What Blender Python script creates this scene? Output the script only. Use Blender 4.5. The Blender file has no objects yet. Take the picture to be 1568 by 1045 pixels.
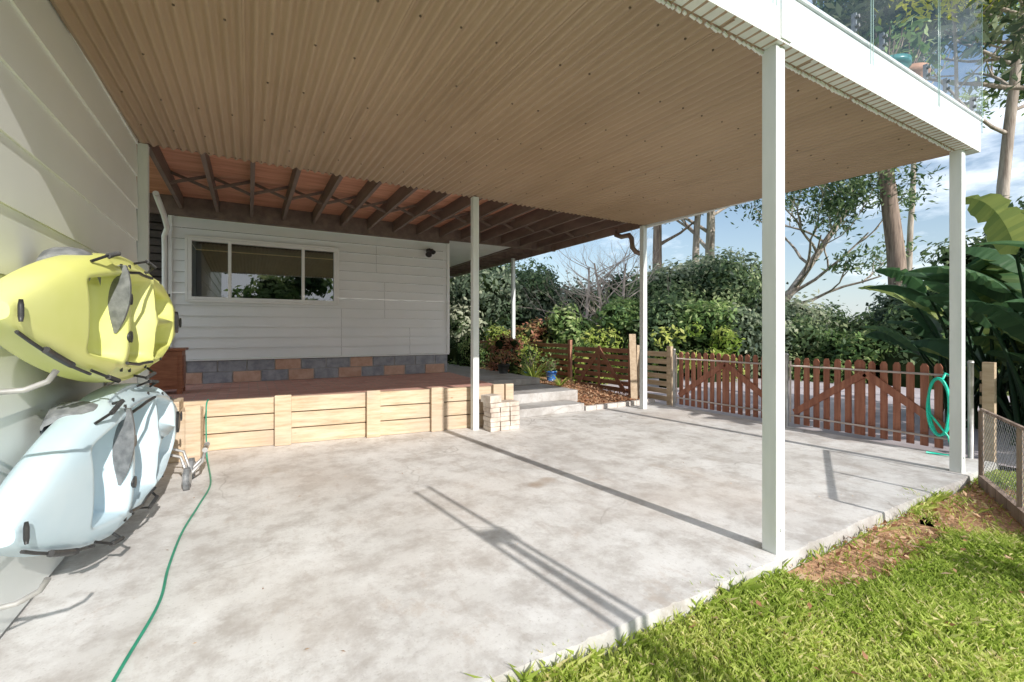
import bpy, math, random
import numpy as np
from mathutils import Vector, Matrix
random.seed(7); rng=np.random.default_rng(7)
S=bpy.context.scene
R=math.radians
# ------------------------------------------------------------ materials
def newmat(name):
    m=bpy.data.materials.new(name); m.use_nodes=True
    nt=m.node_tree; b=nt.nodes['Principled BSDF']; return m,nt,b
def ramp(nt,fac,stops):
    r=nt.nodes.new('ShaderNodeValToRGB'); e=r.color_ramp.elements
    while len(e)<len(stops): e.new(0.5)
    for el,(p,c) in zip(e,stops):
        el.position=p; el.color=(c[0],c[1],c[2],1) if hasattr(c,'__len__') else (c,c,c,1)
    nt.links.new(fac,r.inputs[0]); return r.outputs[0]
def coords(nt,scale=(1,1,1),rot=(0,0,0)):
    t=nt.nodes.new('ShaderNodeTexCoord'); m=nt.nodes.new('ShaderNodeMapping')
    m.inputs['Scale'].default_value=scale; m.inputs['Rotation'].default_value=rot
    nt.links.new(t.outputs['Object'],m.inputs[0]); return m.outputs[0]
def noise(nt,vec,scale,detail=6,rough=.6):
    n=nt.nodes.new('ShaderNodeTexNoise'); n.inputs['Scale'].default_value=scale
    n.inputs['Detail'].default_value=detail; n.inputs['Roughness'].default_value=rough
    nt.links.new(vec,n.inputs['Vector']); return n.outputs['Fac']
def mixc(nt,f,a,b,mode='MIX'):
    m=nt.nodes.new('ShaderNodeMix'); m.data_type='RGBA'; m.blend_type=mode
    for i,v in ((0,f),(6,a),(7,b)):
        if isinstance(v,bpy.types.NodeSocket): nt.links.new(v,m.inputs[i])
        else: m.inputs[i].default_value=v if i==0 else (v[0],v[1],v[2],1)
    return m.outputs[2]
def bump(nt,b,h,dist=.01,st=.5):
    n=nt.nodes.new('ShaderNodeBump'); n.inputs['Strength'].default_value=st; n.inputs['Distance'].default_value=dist
    nt.links.new(h,n.inputs['Height']); nt.links.new(n.outputs[0],b.inputs['Normal'])
def pm(name,c1,c2,scale=5,rough=.6,bd=.003,stretch=(1,1,1),metal=0,lo=.35,hi=.65,spec=.5):
    m,nt,b=newmat(name); v=coords(nt,stretch); f=noise(nt,v,scale,4)
    c=ramp(nt,f,[(lo,c1),(hi,c2)]); nt.links.new(c,b.inputs['Base Color'])
    b.inputs['Roughness'].default_value=rough; b.inputs['Metallic'].default_value=metal
    b.inputs['Specular IOR Level'].default_value=spec
    if bd: bump(nt,b,noise(nt,v,scale*4,3),bd,.4)
    return m
M_white=pm('white_paint',(.82,.83,.82),(.88,.89,.88),2.5,.5,0)
M_post=pm('post_paint',(.68,.72,.71),(.80,.83,.82),6,.45,0,(1,1,.2))
M_fascia=pm('fascia_paint',(.74,.76,.75),(.86,.87,.86),3,.5,.002)
M_side=pm('siding_paint',(.83,.86,.87),(.88,.90,.91),1.2,.5,0)
M_sideL=pm('shed_siding_paint',(.82,.84,.81),(.88,.89,.86),.9,.42,0)
M_joist=pm('joist_brown',(.14,.10,.09),(.21,.155,.135),8,.6,.002,(1,.2,1))
M_deckb=pm('deck_boards',(.52,.24,.15),(.72,.38,.25),5,.6,.002,(.3,3,1))
m,nt,b=newmat('corrugated_tan'); v=coords(nt,(1,.25,1)); f=noise(nt,v,2.2)
c=ramp(nt,f,[(.3,(.37,.26,.17)),(.7,(.46,.33,.225))])
f2=noise(nt,coords(nt,(9,.35,1)),3,8,.7); c=mixc(nt,ramp(nt,f2,[(.60,0.),(.80,.45)]),c,(.62,.50,.37))
f2=noise(nt,coords(nt,(5,.3,1),(0,0,.0)),2,6,.6); c=mixc(nt,ramp(nt,f2,[(.25,.35),(.42,0.)]),c,(.27,.185,.125))
nt.links.new(c,b.inputs['Base Color']); b.inputs['Roughness'].default_value=.38; M_tan=m
M_screw=pm('screw',(.10,.07,.05),(.2,.14,.1),30,.5,0)
m,nt,b=newmat('treated_pine'); v=coords(nt,(1,1,9)); f=noise(nt,v,3.0,8,.65)
c=ramp(nt,f,[(.3,(.44,.31,.19)),(.5,(.60,.47,.32)),(.7,(.70,.58,.43))])
vo=nt.nodes.new('ShaderNodeTexVoronoi'); vo.inputs['Scale'].default_value=3.3; nt.links.new(coords(nt,(1,1,2.2)),vo.inputs['Vector'])
c=mixc(nt,ramp(nt,vo.outputs['Distance'],[(.03,.8),(.08,0.)]),c,(.30,.15,.07))
f2=noise(nt,coords(nt),1.3,4); c=mixc(nt,ramp(nt,f2,[(.45,0.),(.65,.55)]),c,(.45,.36,.29))
nt.links.new(c,b.inputs['Base Color']); b.inputs['Roughness'].default_value=.7; bump(nt,b,f,.006,.5); M_pine=m
M_stain=pm('stained_timber',(.25,.085,.05),(.40,.165,.10),4,.55,.002,(3,7,.5))
M_stain2=pm('stained_slats',(.25,.11,.065),(.40,.19,.12),6,.6,.002,(3,.5,3))
M_palet=pm('pale_timber',(.40,.29,.19),(.56,.44,.31),6,.65,.002,(3,.5,3))
M_galv=pm('galvanised_steel',(.42,.41,.40),(.56,.55,.54),12,.4,0,metal=.4)
M_rail=pm('weathered_rail',(.46,.38,.34),(.58,.50,.46),8,.55,0)
M_black=pm('black_plastic',(.02,.02,.022),(.045,.045,.045),20,.45,0)
M_grey=pm('grey_plastic',(.14,.15,.16),(.26,.27,.28),20,.5,0)
M_copper=pm('brown_gutter',(.22,.15,.125),(.3,.215,.18),5,.4,0)
M_chest=pm('chest_wood',(.25,.09,.045),(.40,.16,.08),5,.45,.002,(1,1,6))
M_edge=pm('glass_edge',(.25,.36,.34),(.3,.42,.4),8,.2,0)
# concrete
def concrete(name,g):
    m,nt,b=newmat(name); v=coords(nt); s=lambda *c: tuple(q*g for q in c)
    f=noise(nt,v,.9,9,.65); c=ramp(nt,f,[(.34,s(.57,.545,.525)),(.5,s(.70,.68,.66)),(.66,s(.79,.775,.76))])
    f2=noise(nt,v,3.6,10,.75); c=mixc(nt,ramp(nt,f2,[(.36,.75),(.54,0.)]),c,s(.45,.41,.38))
    f3=noise(nt,coords(nt,(1,1,1),(0,0,1)),1.9,8,.72); c=mixc(nt,ramp(nt,f3,[(.50,0.),(.64,.75)]),c,s(.85,.84,.83))
    f4=noise(nt,coords(nt),.33,4,.5); c=mixc(nt,ramp(nt,f4,[(.5,0.),(.66,.4)]),c,s(.60,.50,.42))
    f5=noise(nt,coords(nt,(1.0,.35,1),(0,0,.5)),6,8,.7); c=mixc(nt,ramp(nt,f5,[(.55,0.),(.67,.5)]),c,s(.49,.43,.39))
    f6=noise(nt,coords(nt,(1.0,.8,1),(0,0,1.9)),1.3,10,.8); c=mixc(nt,ramp(nt,f6,[(.57,0.),(.62,.35),(.70,.5)]),c,s(.50,.41,.34))
    dv=nt.nodes.new('ShaderNodeVectorMath'); dv.operation='ADD'
    nn=nt.nodes.new('ShaderNodeTexNoise'); nn.inputs['Scale'].default_value=2.5; nt.links.new(v,nn.inputs['Vector'])
    sc=nt.nodes.new('ShaderNodeVectorMath'); sc.operation='SCALE'; sc.inputs['Scale'].default_value=.5
    nt.links.new(nn.outputs['Color'],sc.inputs[0]); nt.links.new(v,dv.inputs[0]); nt.links.new(sc.outputs[0],dv.inputs[1])
    vo=nt.nodes.new('ShaderNodeTexVoronoi'); vo.feature='DISTANCE_TO_EDGE'; vo.inputs['Scale'].default_value=.55
    nt.links.new(dv.outputs[0],vo.inputs['Vector'])
    cr=ramp(nt,vo.outputs['Distance'],[(.0,1.),(.006,0.)])
    mk=nt.nodes.new('ShaderNodeMath'); mk.operation='MULTIPLY'; nt.links.new(cr,mk.inputs[0]); nt.links.new(ramp(nt,noise(nt,v,.8,3),[(.47,0.),(.6,.7)]),mk.inputs[1])
    c=mixc(nt,mk.outputs[0],c,(.30,.27,.24))
    sp=noise(nt,v,55,4,.6); c=mixc(nt,ramp(nt,sp,[(.30,.5),(.42,0.)]),c,(.42,.39,.36))
    st=noise(nt,v,1.1,2,.4); c=mixc(nt,ramp(nt,st,[(.235,.6),(.26,0.)]),c,(.36,.25,.17))
    nt.links.new(c,b.inputs['Base Color']); b.inputs['Roughness'].default_value=.7; bump(nt,b,f2,.008,.5); return m
M_conc=concrete('concrete',1.); M_conc2=concrete('weathered_concrete',.66)
def brickmat(name,c1,c2,mortar,bw,rh,ms=.012):
    m,nt,b=newmat(name); v=coords(nt)
    br=nt.nodes.new('ShaderNodeTexBrick'); br.inputs['Scale'].default_value=1
    br.inputs['Brick Width'].default_value=bw; br.inputs['Row Height'].default_value=rh; br.inputs['Mortar Size'].default_value=ms
    br.inputs['Color1'].default_value=(*c1,1); br.inputs['Color2'].default_value=(*c2,1); br.inputs['Mortar'].default_value=(*mortar,1)
    nt.links.new(v,br.inputs['Vector']); f=noise(nt,coords(nt),9,8,.7)
    c=mixc(nt,.5,br.outputs['Color'],ramp(nt,f,[(.3,.6),(.7,1.)]),'MULTIPLY')
    nt.links.new(c,b.inputs['Base Color']); b.inputs['Roughness'].default_value=.7; bump(nt,b,f,.004,.5); return m
M_pavers=brickmat('brick_pavers',(.66,.33,.26),(.78,.46,.37),(.5,.4,.34),.23,.115,ms=.006)
M_asph=pm('driveway',(.46,.41,.43),(.58,.52,.54),1.2,.85,.004)
M_mulch=pm('mulch',(.30,.15,.08),(.75,.46,.27),38,.9,.02)
M_blockA=pm('block_orange',(.54,.34,.25),(.66,.46,.36),9,.85,.004)
M_blockB=pm('block_grey',(.25,.27,.31),(.40,.42,.46),9,.85,.004)
M_blockC=pm('block_pale',(.50,.45,.42),(.64,.60,.56),9,.85,.004)
M_mortar=pm('mortar',(.42,.41,.4),(.5,.49,.48),12,.9,.003)
M_stack=pm('pale_pavers',(.46,.38,.32),(.68,.61,.54),9,.85,.004)
M_soil=pm('lawn_soil',(.16,.22,.05),(.30,.33,.10),3,.95,.02)
M_dark=pm('dark_slats',(.04,.033,.028),(.09,.07,.06),6,.7,0)
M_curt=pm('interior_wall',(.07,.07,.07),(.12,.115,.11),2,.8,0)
M_hose=pm('green_hose',(.02,.26,.16),(.03,.33,.20),15,.4,0)
M_hoseT=pm('turquoise_hose',(.01,.50,.36),(.02,.62,.45),15,.35,0)
M_terra=pm('terracotta',(.45,.2,.12),(.6,.32,.2),8,.8,.002)
M_teal=pm('teal_glaze',(.05,.22,.22),(.1,.32,.3),6,.3,0)
M_blue=pm('blue_glaze',(.02,.10,.40),(.04,.18,.55),6,.25,0)
M_bark=pm('gum_bark',(.24,.19,.16),(.55,.48,.42),3,.85,.03,(2.5,2.5,.35))
M_bark2=pm('rough_bark',(.16,.115,.095),(.38,.29,.235),4,.9,.04,(3,3,.3))
M_twig=pm('bare_twigs',(.42,.34,.31),(.58,.49,.44),5,.9,0)
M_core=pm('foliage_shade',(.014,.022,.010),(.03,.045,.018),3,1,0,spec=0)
M_yel=pm('yellow_hull',(.74,.76,.22),(.81,.82,.32),1.5,.35,0); M_lb=pm('pale_blue_hull',(.56,.71,.79),(.66,.79,.85),1.5,.35,0)
def leafmat(name,stops,trans=.35):
    m,nt,b=newmat(name); a=nt.nodes.new('ShaderNodeAttribute'); a.attribute_name='tint'
    c=ramp(nt,a.outputs['Fac'],stops); nt.links.new(c,b.inputs['Base Color'])
    b.inputs['Roughness'].default_value=.5; b.inputs['Specular IOR Level'].default_value=.3
    t=nt.nodes.new('ShaderNodeBsdfTranslucent'); h=nt.nodes.new('ShaderNodeHueSaturation')
    h.inputs['Value'].default_value=1.5; nt.links.new(c,h.inputs['Color']); nt.links.new(h.outputs[0],t.inputs[0])
    mx=nt.nodes.new('ShaderNodeMixShader'); mx.inputs[0].default_value=trans
    nt.links.new(b.outputs[0],mx.inputs[1]); nt.links.new(t.outputs[0],mx.inputs[2])
    nt.links.new(mx.outputs[0],nt.nodes['Material Output'].inputs[0]); return m
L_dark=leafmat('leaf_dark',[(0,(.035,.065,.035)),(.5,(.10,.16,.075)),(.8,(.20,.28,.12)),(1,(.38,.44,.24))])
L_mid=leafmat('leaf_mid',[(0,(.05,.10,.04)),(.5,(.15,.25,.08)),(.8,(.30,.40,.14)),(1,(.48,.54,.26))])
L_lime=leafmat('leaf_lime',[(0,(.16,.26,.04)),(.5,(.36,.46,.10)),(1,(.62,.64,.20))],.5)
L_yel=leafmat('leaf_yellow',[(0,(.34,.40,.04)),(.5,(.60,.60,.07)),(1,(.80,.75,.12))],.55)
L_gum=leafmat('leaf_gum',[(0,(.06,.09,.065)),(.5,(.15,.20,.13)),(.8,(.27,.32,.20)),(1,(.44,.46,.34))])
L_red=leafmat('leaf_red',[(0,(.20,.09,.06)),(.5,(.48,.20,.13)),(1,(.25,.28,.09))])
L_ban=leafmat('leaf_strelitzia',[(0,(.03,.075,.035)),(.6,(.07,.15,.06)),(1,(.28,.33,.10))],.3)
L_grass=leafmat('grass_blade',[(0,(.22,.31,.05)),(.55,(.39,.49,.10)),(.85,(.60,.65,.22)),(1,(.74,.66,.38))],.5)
L_litter=leafmat('dry_leaf',[(0,(.22,.09,.05)),(.5,(.42,.22,.12)),(1,(.68,.50,.33))],.1)
def glassmat(name,tint,base,gain,pw):
    m,nt,b=newmat(name); nt.nodes.remove(b)
    gl=nt.nodes.new('ShaderNodeBsdfGlossy'); gl.inputs['Roughness'].default_value=.01
    tr=nt.nodes.new('ShaderNodeBsdfTransparent'); tr.inputs[0].default_value=(*tint,1)
    lw=nt.nodes.new('ShaderNodeLayerWeight'); lw.inputs[0].default_value=.5
    p=nt.nodes.new('ShaderNodeMath'); p.operation='POWER'; nt.links.new(lw.outputs['Facing'],p.inputs[0]); p.inputs[1].default_value=pw
    q=nt.nodes.new('ShaderNodeMath'); q.operation='MULTIPLY_ADD'; nt.links.new(p.outputs[0],q.inputs[0]); q.inputs[1].default_value=gain; q.inputs[2].default_value=base
    mx=nt.nodes.new('ShaderNodeMixShader'); nt.links.new(q.outputs[0],mx.inputs[0])
    nt.links.new(tr.outputs[0],mx.inputs[1]); nt.links.new(gl.outputs[0],mx.inputs[2]); nt.links.new(mx.outputs[0],nt.nodes['Material Output'].inputs[0]); return m
M_glass=glassmat('window_glass',(.7,.74,.75),.20,.5,3); M_bal=glassmat('balustrade_glass',(.92,.96,.98),.05,.4,4)
# ------------------------------------------------------------ mesh builder
class MB:
    def __init__(s): s.v=[];s.f=[];s.m=[];s.sm=[]
    def box(s,x0,x1,y0,y1,z0,z1,mi=0,rz=0,c=None):
        n=len(s.v); P=[(x,y,z) for z in (z0,z1) for y in (y0,y1) for x in (x0,x1)]
        if rz:
            cx,cy=c or ((x0+x1)/2,(y0+y1)/2); cs,sn=math.cos(rz),math.sin(rz)
            P=[(cx+(x-cx)*cs-(y-cy)*sn,cy+(x-cx)*sn+(y-cy)*cs,z) for x,y,z in P]
        s.v+=P
        for q in ((0,2,3,1),(4,5,7,6),(0,1,5,4),(2,6,7,3),(0,4,6,2),(1,3,7,5)):
            s.f.append([n+i for i in q]); s.m.append(mi); s.sm.append(False)
    def beam(s,p0,p1,w,t,mi=0,up=(0,0,1)):
        p0=Vector(p0);p1=Vector(p1); d=(p1-p0).normalized(); u=Vector(up)
        a=d.cross(u).normalized()*w/2; bb=a.cross(d).normalized()*t/2; n=len(s.v)
        for p in (p0,p1):
            for sa,sb in ((-1,-1),(1,-1),(1,1),(-1,1)): s.v.append(tuple(p+a*sa+bb*sb))
        for q in ((3,2,1,0),(4,5,6,7),(0,1,5,4),(1,2,6,5),(2,3,7,6),(3,0,4,7)):
            s.f.append([n+i for i in q]); s.m.append(mi); s.sm.append(False)
    def tube(s,pts,rad,seg=8,mi=0,cap=True):
        pts=[Vector(p) for p in pts]
        if not hasattr(rad,'__len__'): rad=[rad]*len(pts)
        n0=len(s.v); ref=Vector((0,0,1))
        if abs((pts[-1]-pts[0]).normalized().z)>.9: ref=Vector((1,0,0))
        for i,p in enumerate(pts):
            d=(pts[min(i+1,len(pts)-1)]-pts[max(i-1,0)])
            if d.length<1e-6: d=Vector((0,0,1))
            d.normalize(); a=d.cross(ref)
            if a.length<1e-3: a=d.cross(Vector((0,1,0)))
            a.normalize(); bb=a.cross(d)
            for k in range(seg):
                t=2*math.pi*k/seg; s.v.append(tuple(p+(a*math.cos(t)+bb*math.sin(t))*rad[i]))
        for i in range(len(pts)-1):
            for k in range(seg):
                k2=(k+1)%seg; s.f.append([n0+i*seg+k,n0+i*seg+k2,n0+(i+1)*seg+k2,n0+(i+1)*seg+k]); s.m.append(mi); s.sm.append(True)
        if cap:
            s.f.append([n0+k for k in range(seg)]); s.m.append(mi); s.sm.append(False)
            e=n0+(len(pts)-1)*seg; s.f.append([e+k for k in reversed(range(seg))]); s.m.append(mi); s.sm.append(False)
    def lathe(s,c,prof,seg=24,mi=0):
        s.tube([(c[0],c[1],c[2]+z) for r,z in prof],[r for r,z in prof],seg,mi)
    def quad(s,pts,mi=0,sm=False):
        n=len(s.v); s.v+= [tuple(p) for p in pts]; s.f.append([n+i for i in range(len(pts))]); s.m.append(mi); s.sm.append(sm)
    def grid(s,P,mi=0,sm=True,close=False):
        n=len(s.v); r=len(P); c=len(P[0])
        for row in P: s.v+= [tuple(p) for p in row]
        for i in range(r-1):
            for j in range(c if close else c-1):
                j2=(j+1)%c; s.f.append([n+i*c+j,n+i*c+j2,n+(i+1)*c+j2,n+(i+1)*c+j]); s.m.append(mi); s.sm.append(sm)
    def done(s,name,mats,parent=None,bevel=0):
        me=bpy.data.meshes.new(name); me.from_pydata(s.v,[],s.f)
        for mm in mats: me.materials.append(mm)
        me.polygons.foreach_set('material_index',s.m); me.polygons.foreach_set('use_smooth',s.sm); me.update()
        o=bpy.data.objects.new(name,me); S.collection.objects.link(o)
        if parent: o.parent=parent
        if bevel:
            b=o.modifiers.new('b','BEVEL'); b.width=bevel; b.segments=2; b.limit_method='ANGLE'; b.angle_limit=R(50)
        return o
def empty(name):
    o=bpy.data.objects.new(name,None); S.collection.objects.link(o); return o
def quadmesh(name,V,tint,mat,parent=None):
    n=len(V); me=bpy.data.meshes.new(name); me.vertices.add(n*4); me.vertices.foreach_set('co',V.reshape(-1).astype(np.float32))
    me.loops.add(n*4); me.loops.foreach_set('vertex_index',np.arange(n*4,dtype=np.int32))
    me.polygons.add(n); me.polygons.foreach_set('loop_start',np.arange(0,n*4,4,dtype=np.int32)); me.polygons.foreach_set('loop_total',np.full(n,4,dtype=np.int32))
    at=me.attributes.new('tint','FLOAT','FACE'); at.data.foreach_set('value',np.clip(tint,0,1).astype(np.float32))
    me.materials.append(mat); me.update(calc_edges=True); me.validate()
    o=bpy.data.objects.new(name,me); S.collection.objects.link(o)
    if parent: o.parent=parent
    return o
def leafmesh(name,C,N,size,tint,mat,parent=None,asp=.45):
    C=np.asarray(C);n=len(C); N=N/np.linalg.norm(N,axis=1,keepdims=True)
    rv=rng.normal(size=(n,3)); A=np.cross(N,rv); A/=np.linalg.norm(A,axis=1,keepdims=True)+1e-9; B=np.cross(N,A)
    s=(np.asarray(size)*np.ones(n))[:,None]
    V=np.empty((n,4,3)); V[:,0]=C-A*s; V[:,1]=C+B*s*asp+N*s*.12; V[:,2]=C+A*s; V[:,3]=C-B*s*asp+N*s*.12
    return quadmesh(name,V,tint,mat,parent)
def blobleaves(blobs,dens):
    Cs=[];Ns=[];Ts=[]
    for (x,y,z,rx,ry,rz) in blobs:
        n=max(20,int(dens*4*math.pi*((rx*ry+rx*rz+ry*rz)/3)))
        d=rng.normal(size=(n,3)); d/=np.linalg.norm(d,axis=1,keepdims=True)
        r=(rng.uniform(.62,1.12,n)+np.where(rng.uniform(size=n)<.15,rng.uniform(0,.5,n),0))[:,None]
        Cs.append(np.array([x,y,z])+d*r*np.array([rx,ry,rz]))
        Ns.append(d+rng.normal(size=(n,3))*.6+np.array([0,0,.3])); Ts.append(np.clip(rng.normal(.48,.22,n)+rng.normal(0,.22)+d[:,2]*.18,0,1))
    return np.concatenate(Cs),np.concatenate(Ns),np.concatenate(Ts)
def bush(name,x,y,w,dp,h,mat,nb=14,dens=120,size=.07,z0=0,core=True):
    e=empty(name); blobs=[]
    for i in range(nb):
        a=rng.uniform(0,2*math.pi); q=math.sqrt(rng.uniform(0,1)); zz=rng.uniform(.12,.88)
        sh=math.sqrt(max(.1,1-(zz-.15)**2*1.1))
        br=min(w,dp,h*1.2)*rng.uniform(.10,.28)
        blobs.append((x+math.cos(a)*q*w*.46*sh,y+math.sin(a)*q*dp*.46*sh,z0+zz*h-br*.2,br*1.15,br*1.15,br*rng.uniform(.7,1.15)))
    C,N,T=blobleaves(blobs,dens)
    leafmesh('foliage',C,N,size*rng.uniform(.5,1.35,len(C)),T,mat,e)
    k=MB()
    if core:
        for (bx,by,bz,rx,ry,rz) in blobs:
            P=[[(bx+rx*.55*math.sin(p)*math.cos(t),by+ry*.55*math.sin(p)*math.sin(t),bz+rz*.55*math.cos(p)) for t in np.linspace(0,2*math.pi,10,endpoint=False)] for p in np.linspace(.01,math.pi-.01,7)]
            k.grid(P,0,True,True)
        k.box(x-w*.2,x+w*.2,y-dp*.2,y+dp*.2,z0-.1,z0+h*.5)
        k.done('dark_core',[M_core],e)  # filler blobs coloured as dark as inner shade, so leaves don't show through
    else:
        for (bx,by,bz,rx,ry,rz) in blobs: k.tube([(x,y,z0),((x+bx)/2,(y+by)/2,(z0+bz)/2+.1),(bx,by,bz)],[.02,.014,.006],5)
        k.done('branches',[M_bark2],e)
    return e
def at(bearing,r): return (math.sin(R(bearing))*r,math.cos(R(bearing))*r)
def tree(name,base,h,r0,lean=(0,0),first=.5,nbr=9,blen=3,leafmat_=L_gum,bark=M_bark,lsize=.09,nl=60,clr=.55,curv=.3,seed=1,fork=2):
    rr=random.Random(seed); e=empty(name); k=MB(); tips=[]
    def path(p,d,L,ra,rb,n,wob):
        pts=[Vector(p)];d=Vector(d).normalized(); rad=[ra]
        for i in range(n):
            d=(d+Vector((rr.uniform(-wob,wob),rr.uniform(-wob,wob),rr.uniform(-wob*.5,wob)))*.5).normalized()
            pts.append(pts[-1]+d*L/n); rad.append(ra+(rb-ra)*(i+1)/n)
        return pts,rad,d
    tr,rad,_=path((base[0],base[1],base[2]),(lean[0],lean[1],1),h,r0,r0*.3,12,.08)
    rad[0]*=1.35; k.tube(tr,rad,12)
    def br(p,d,L,ra,dep):
        pts,rd,dl=path(p,d,L,ra,ra*.35,6,curv); k.tube(pts,rd,6,cap=False)
        if dep==0: tips.append(pts[-1]); tips.append(pts[-3]); return
        for q in range(rr.choice((2,3))):
            i=rr.randint(3,6); dd=(dl+Vector((rr.uniform(-1,1),rr.uniform(-1,1),rr.uniform(-.3,.8)))).normalized()
            br(pts[i],dd,L*rr.uniform(.45,.7),rd[i]*.7,dep-1)
    for i in range(nbr):
        f=first+(1-first)*(i+.5)/nbr; idx=f*12; j=min(int(idx),11); p=tr[j].lerp(tr[j+1],idx-j)
        a=rr.uniform(0,2*math.pi)+i*2.4; d=Vector((math.cos(a),math.sin(a),rr.uniform(.2,1.0)))
        br(p,d,blen*rr.uniform(.7,1.15)*(1.15-.5*f),rad[j]*.45,fork)
    tips.append(tr[-1])
    k.done('trunk',[bark],e)
    if nl:
        Cs=[];Ns=[];Ts=[]
        for t in tips:
            n=int(nl*rr.uniform(.4,1.5)); q=clr*rr.uniform(.6,1.3)
            c=rng.normal(size=(n,3))*np.array([q,q,q*.6])*.6+np.array(t)
            Cs.append(c); Ns.append(rng.normal(size=(n,3))+np.array([0,0,.3])); Ts.append(np.clip(rng.normal(.48,.2,n)+rng.normal(0,.15),0,1))
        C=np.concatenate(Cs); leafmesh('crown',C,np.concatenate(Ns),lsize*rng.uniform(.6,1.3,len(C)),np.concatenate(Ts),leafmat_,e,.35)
    return e
# ------------------------------------------------------------ ground
k=MB(); k.quad([(-900,-900,-.09),(900,-900,-.09),(900,900,-.09),(-900,900,-.09)]); k.done('ground',[M_soil])
k=MB(); xs=np.linspace(-3,6.42,260); rr=random.Random(8)
fe=[1.505+.008*math.sin(x*2.1)+.005*math.sin(x*9)+rr.uniform(-.003,.003)+(0.0 if rr.random()>.07 else .014) for x in xs]
k.grid([[(x,y,0) for x,y in zip(xs,fe)],[(x,6.6,0) for x in xs]],0,False)
k.grid([[(x,y-.010+rr.uniform(-.006,.006),-.12) for x,y in zip(xs,fe)],[(x,y-.010+rr.uniform(-.005,.005),-.05) for x,y in zip(xs,fe)],[(x,y-.005,-.008) for x,y in zip(xs,fe)],[(x,y,0) for x,y in zip(xs,fe)]],1,True)
k.quad([(6.42,1.5,-.12),(6.42,6.6,-.12),(6.42,6.6,0),(6.42,1.5,0)],1)
k.done('concrete_slab',[M_conc,M_conc2])
k=MB(); k.quad([(6.43,-6,-.02),(13.5,-6,-.02),(13.5,9.2,-.02),(6.43,9.2,-.02)]); k.done('driveway',[M_asph])
def grass(name,x0,x1,y0,y1,n,test=None,h=(.025,.06),wd=(.0016,.0034)):
    x=rng.uniform(x0,x1,n); y=rng.uniform(y0,y1,n)
    if test is not None:
        ok=test(x,y); x=x[ok];y=y[ok]
    n=len(x); hh=rng.uniform(h[0],h[1],n)*(0.85+.35*np.sin(x*5)*np.cos(y*7)); a=rng.uniform(0,6.283,n); w=rng.uniform(wd[0],wd[1],n)
    lean=rng.normal(size=(n,2))*.7*hh[:,None]; z=np.full(n,-.095)
    V=np.empty((n,4,3)); dx=np.cos(a)*w; dy=np.sin(a)*w
    V[:,0]=np.stack([x-dx,y-dy,z],1); V[:,1]=np.stack([x+dx,y+dy,z],1)
    V[:,2]=np.stack([x+dx*.7+lean[:,0]*.5,y+dy*.7+lean[:,1]*.5,z+.02+hh*.65],1); V[:,3]=np.stack([x+lean[:,0],y+lean[:,1],z+.02+hh],1)
    tt=rng.normal(.5,.2,n)+.2*np.sin(x*2.3+y*3.1)+.12*np.sin(x*9+1)*np.sin(y*8)
    tt=np.where(rng.uniform(size=n)<.08,1,np.clip(tt,0,.9)); return quadmesh(name,V,tt,L_grass)
def gt(x,y):
    rn=lambda: rng.uniform(size=len(x))
    bare=((x-3.45)/1.0)**2+((y-1.40)/.28)**2+.25*np.sin(x*14)*np.sin(y*17)
    bare2=((x-5.0)/.9)**2+((y-1.22)/.36)**2+.25*np.sin(x*12)*np.sin(y*15)
    keep=(rn()<np.clip((bare-.55)*1.6,.06,1))&(rn()<np.clip((bare2-.6)*1.6,.05,1))
    patch=np.sin(x*6.1+1)*np.sin(y*7.3+x*2)+.4*np.sin(x*17)*np.sin(y*19)
    keep&=np.where(patch>.6,rn()<.5,True)
    edge=(1.5-y); keep&=np.where(edge<.07,rn()<.65+.4*np.sin(x*13),True)
    return keep&(y<1.51)
grass('lawn_grass',.2,6.3,-.6,1.51,190000,gt)
def ge(x,y): return rng.uniform(size=len(x))<np.clip(.5+.6*np.sin(x*7)+.3*np.sin(x*23),0,1)*np.where(np.abs(x-3.45)<.8,.15,1)
grass('edge_grass',.3,5.4,1.47,1.52,1500,ge,(.06,.10),(.002,.0035))
grass('back_lawn_grass',6.9,12,9.3,14,25000,None,(.05,.12),(.004,.008))
k=MB()
for (cx,cy,a,bb) in ((3.45,1.40,1.0,.24),(5.0,1.2,.95,.42)):
    k.quad([(cx+a*math.cos(t)*random.uniform(.85,1.1),min(1.48,cy+bb*math.sin(t)*random.uniform(.8,1.1)),-.084) for t in np.linspace(0,6.283,30,endpoint=False)])
k.done('bare_soil',[M_mulch])
n=900; lx=np.concatenate([rng.normal(5.0,.55,400),rng.normal(3.5,.5,300),rng.uniform(1,5.5,200)]); ly=np.concatenate([rng.uniform(.85,1.47,400),rng.uniform(1.15,1.47,300),rng.uniform(.2,1.45,200)])
leafmesh('leaf_litter',np.stack([lx,ly,np.full(n,-.055)+rng.uniform(0,.025,n)],1),rng.normal(size=(n,3))*.35+np.array([0,0,1]),rng.uniform(.008,.032,n),rng.uniform(0,1,n),L_litter)
n=60; leafmesh('slab_debris',np.stack([rng.uniform(-.5,6.2,n),rng.uniform(1.6,5.6,n),np.full(n,.006)],1),rng.normal(size=(n,3))*.15+np.array([0,0,1]),rng.uniform(.004,.014,n),rng.uniform(0,1,n),L_litter)
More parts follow.
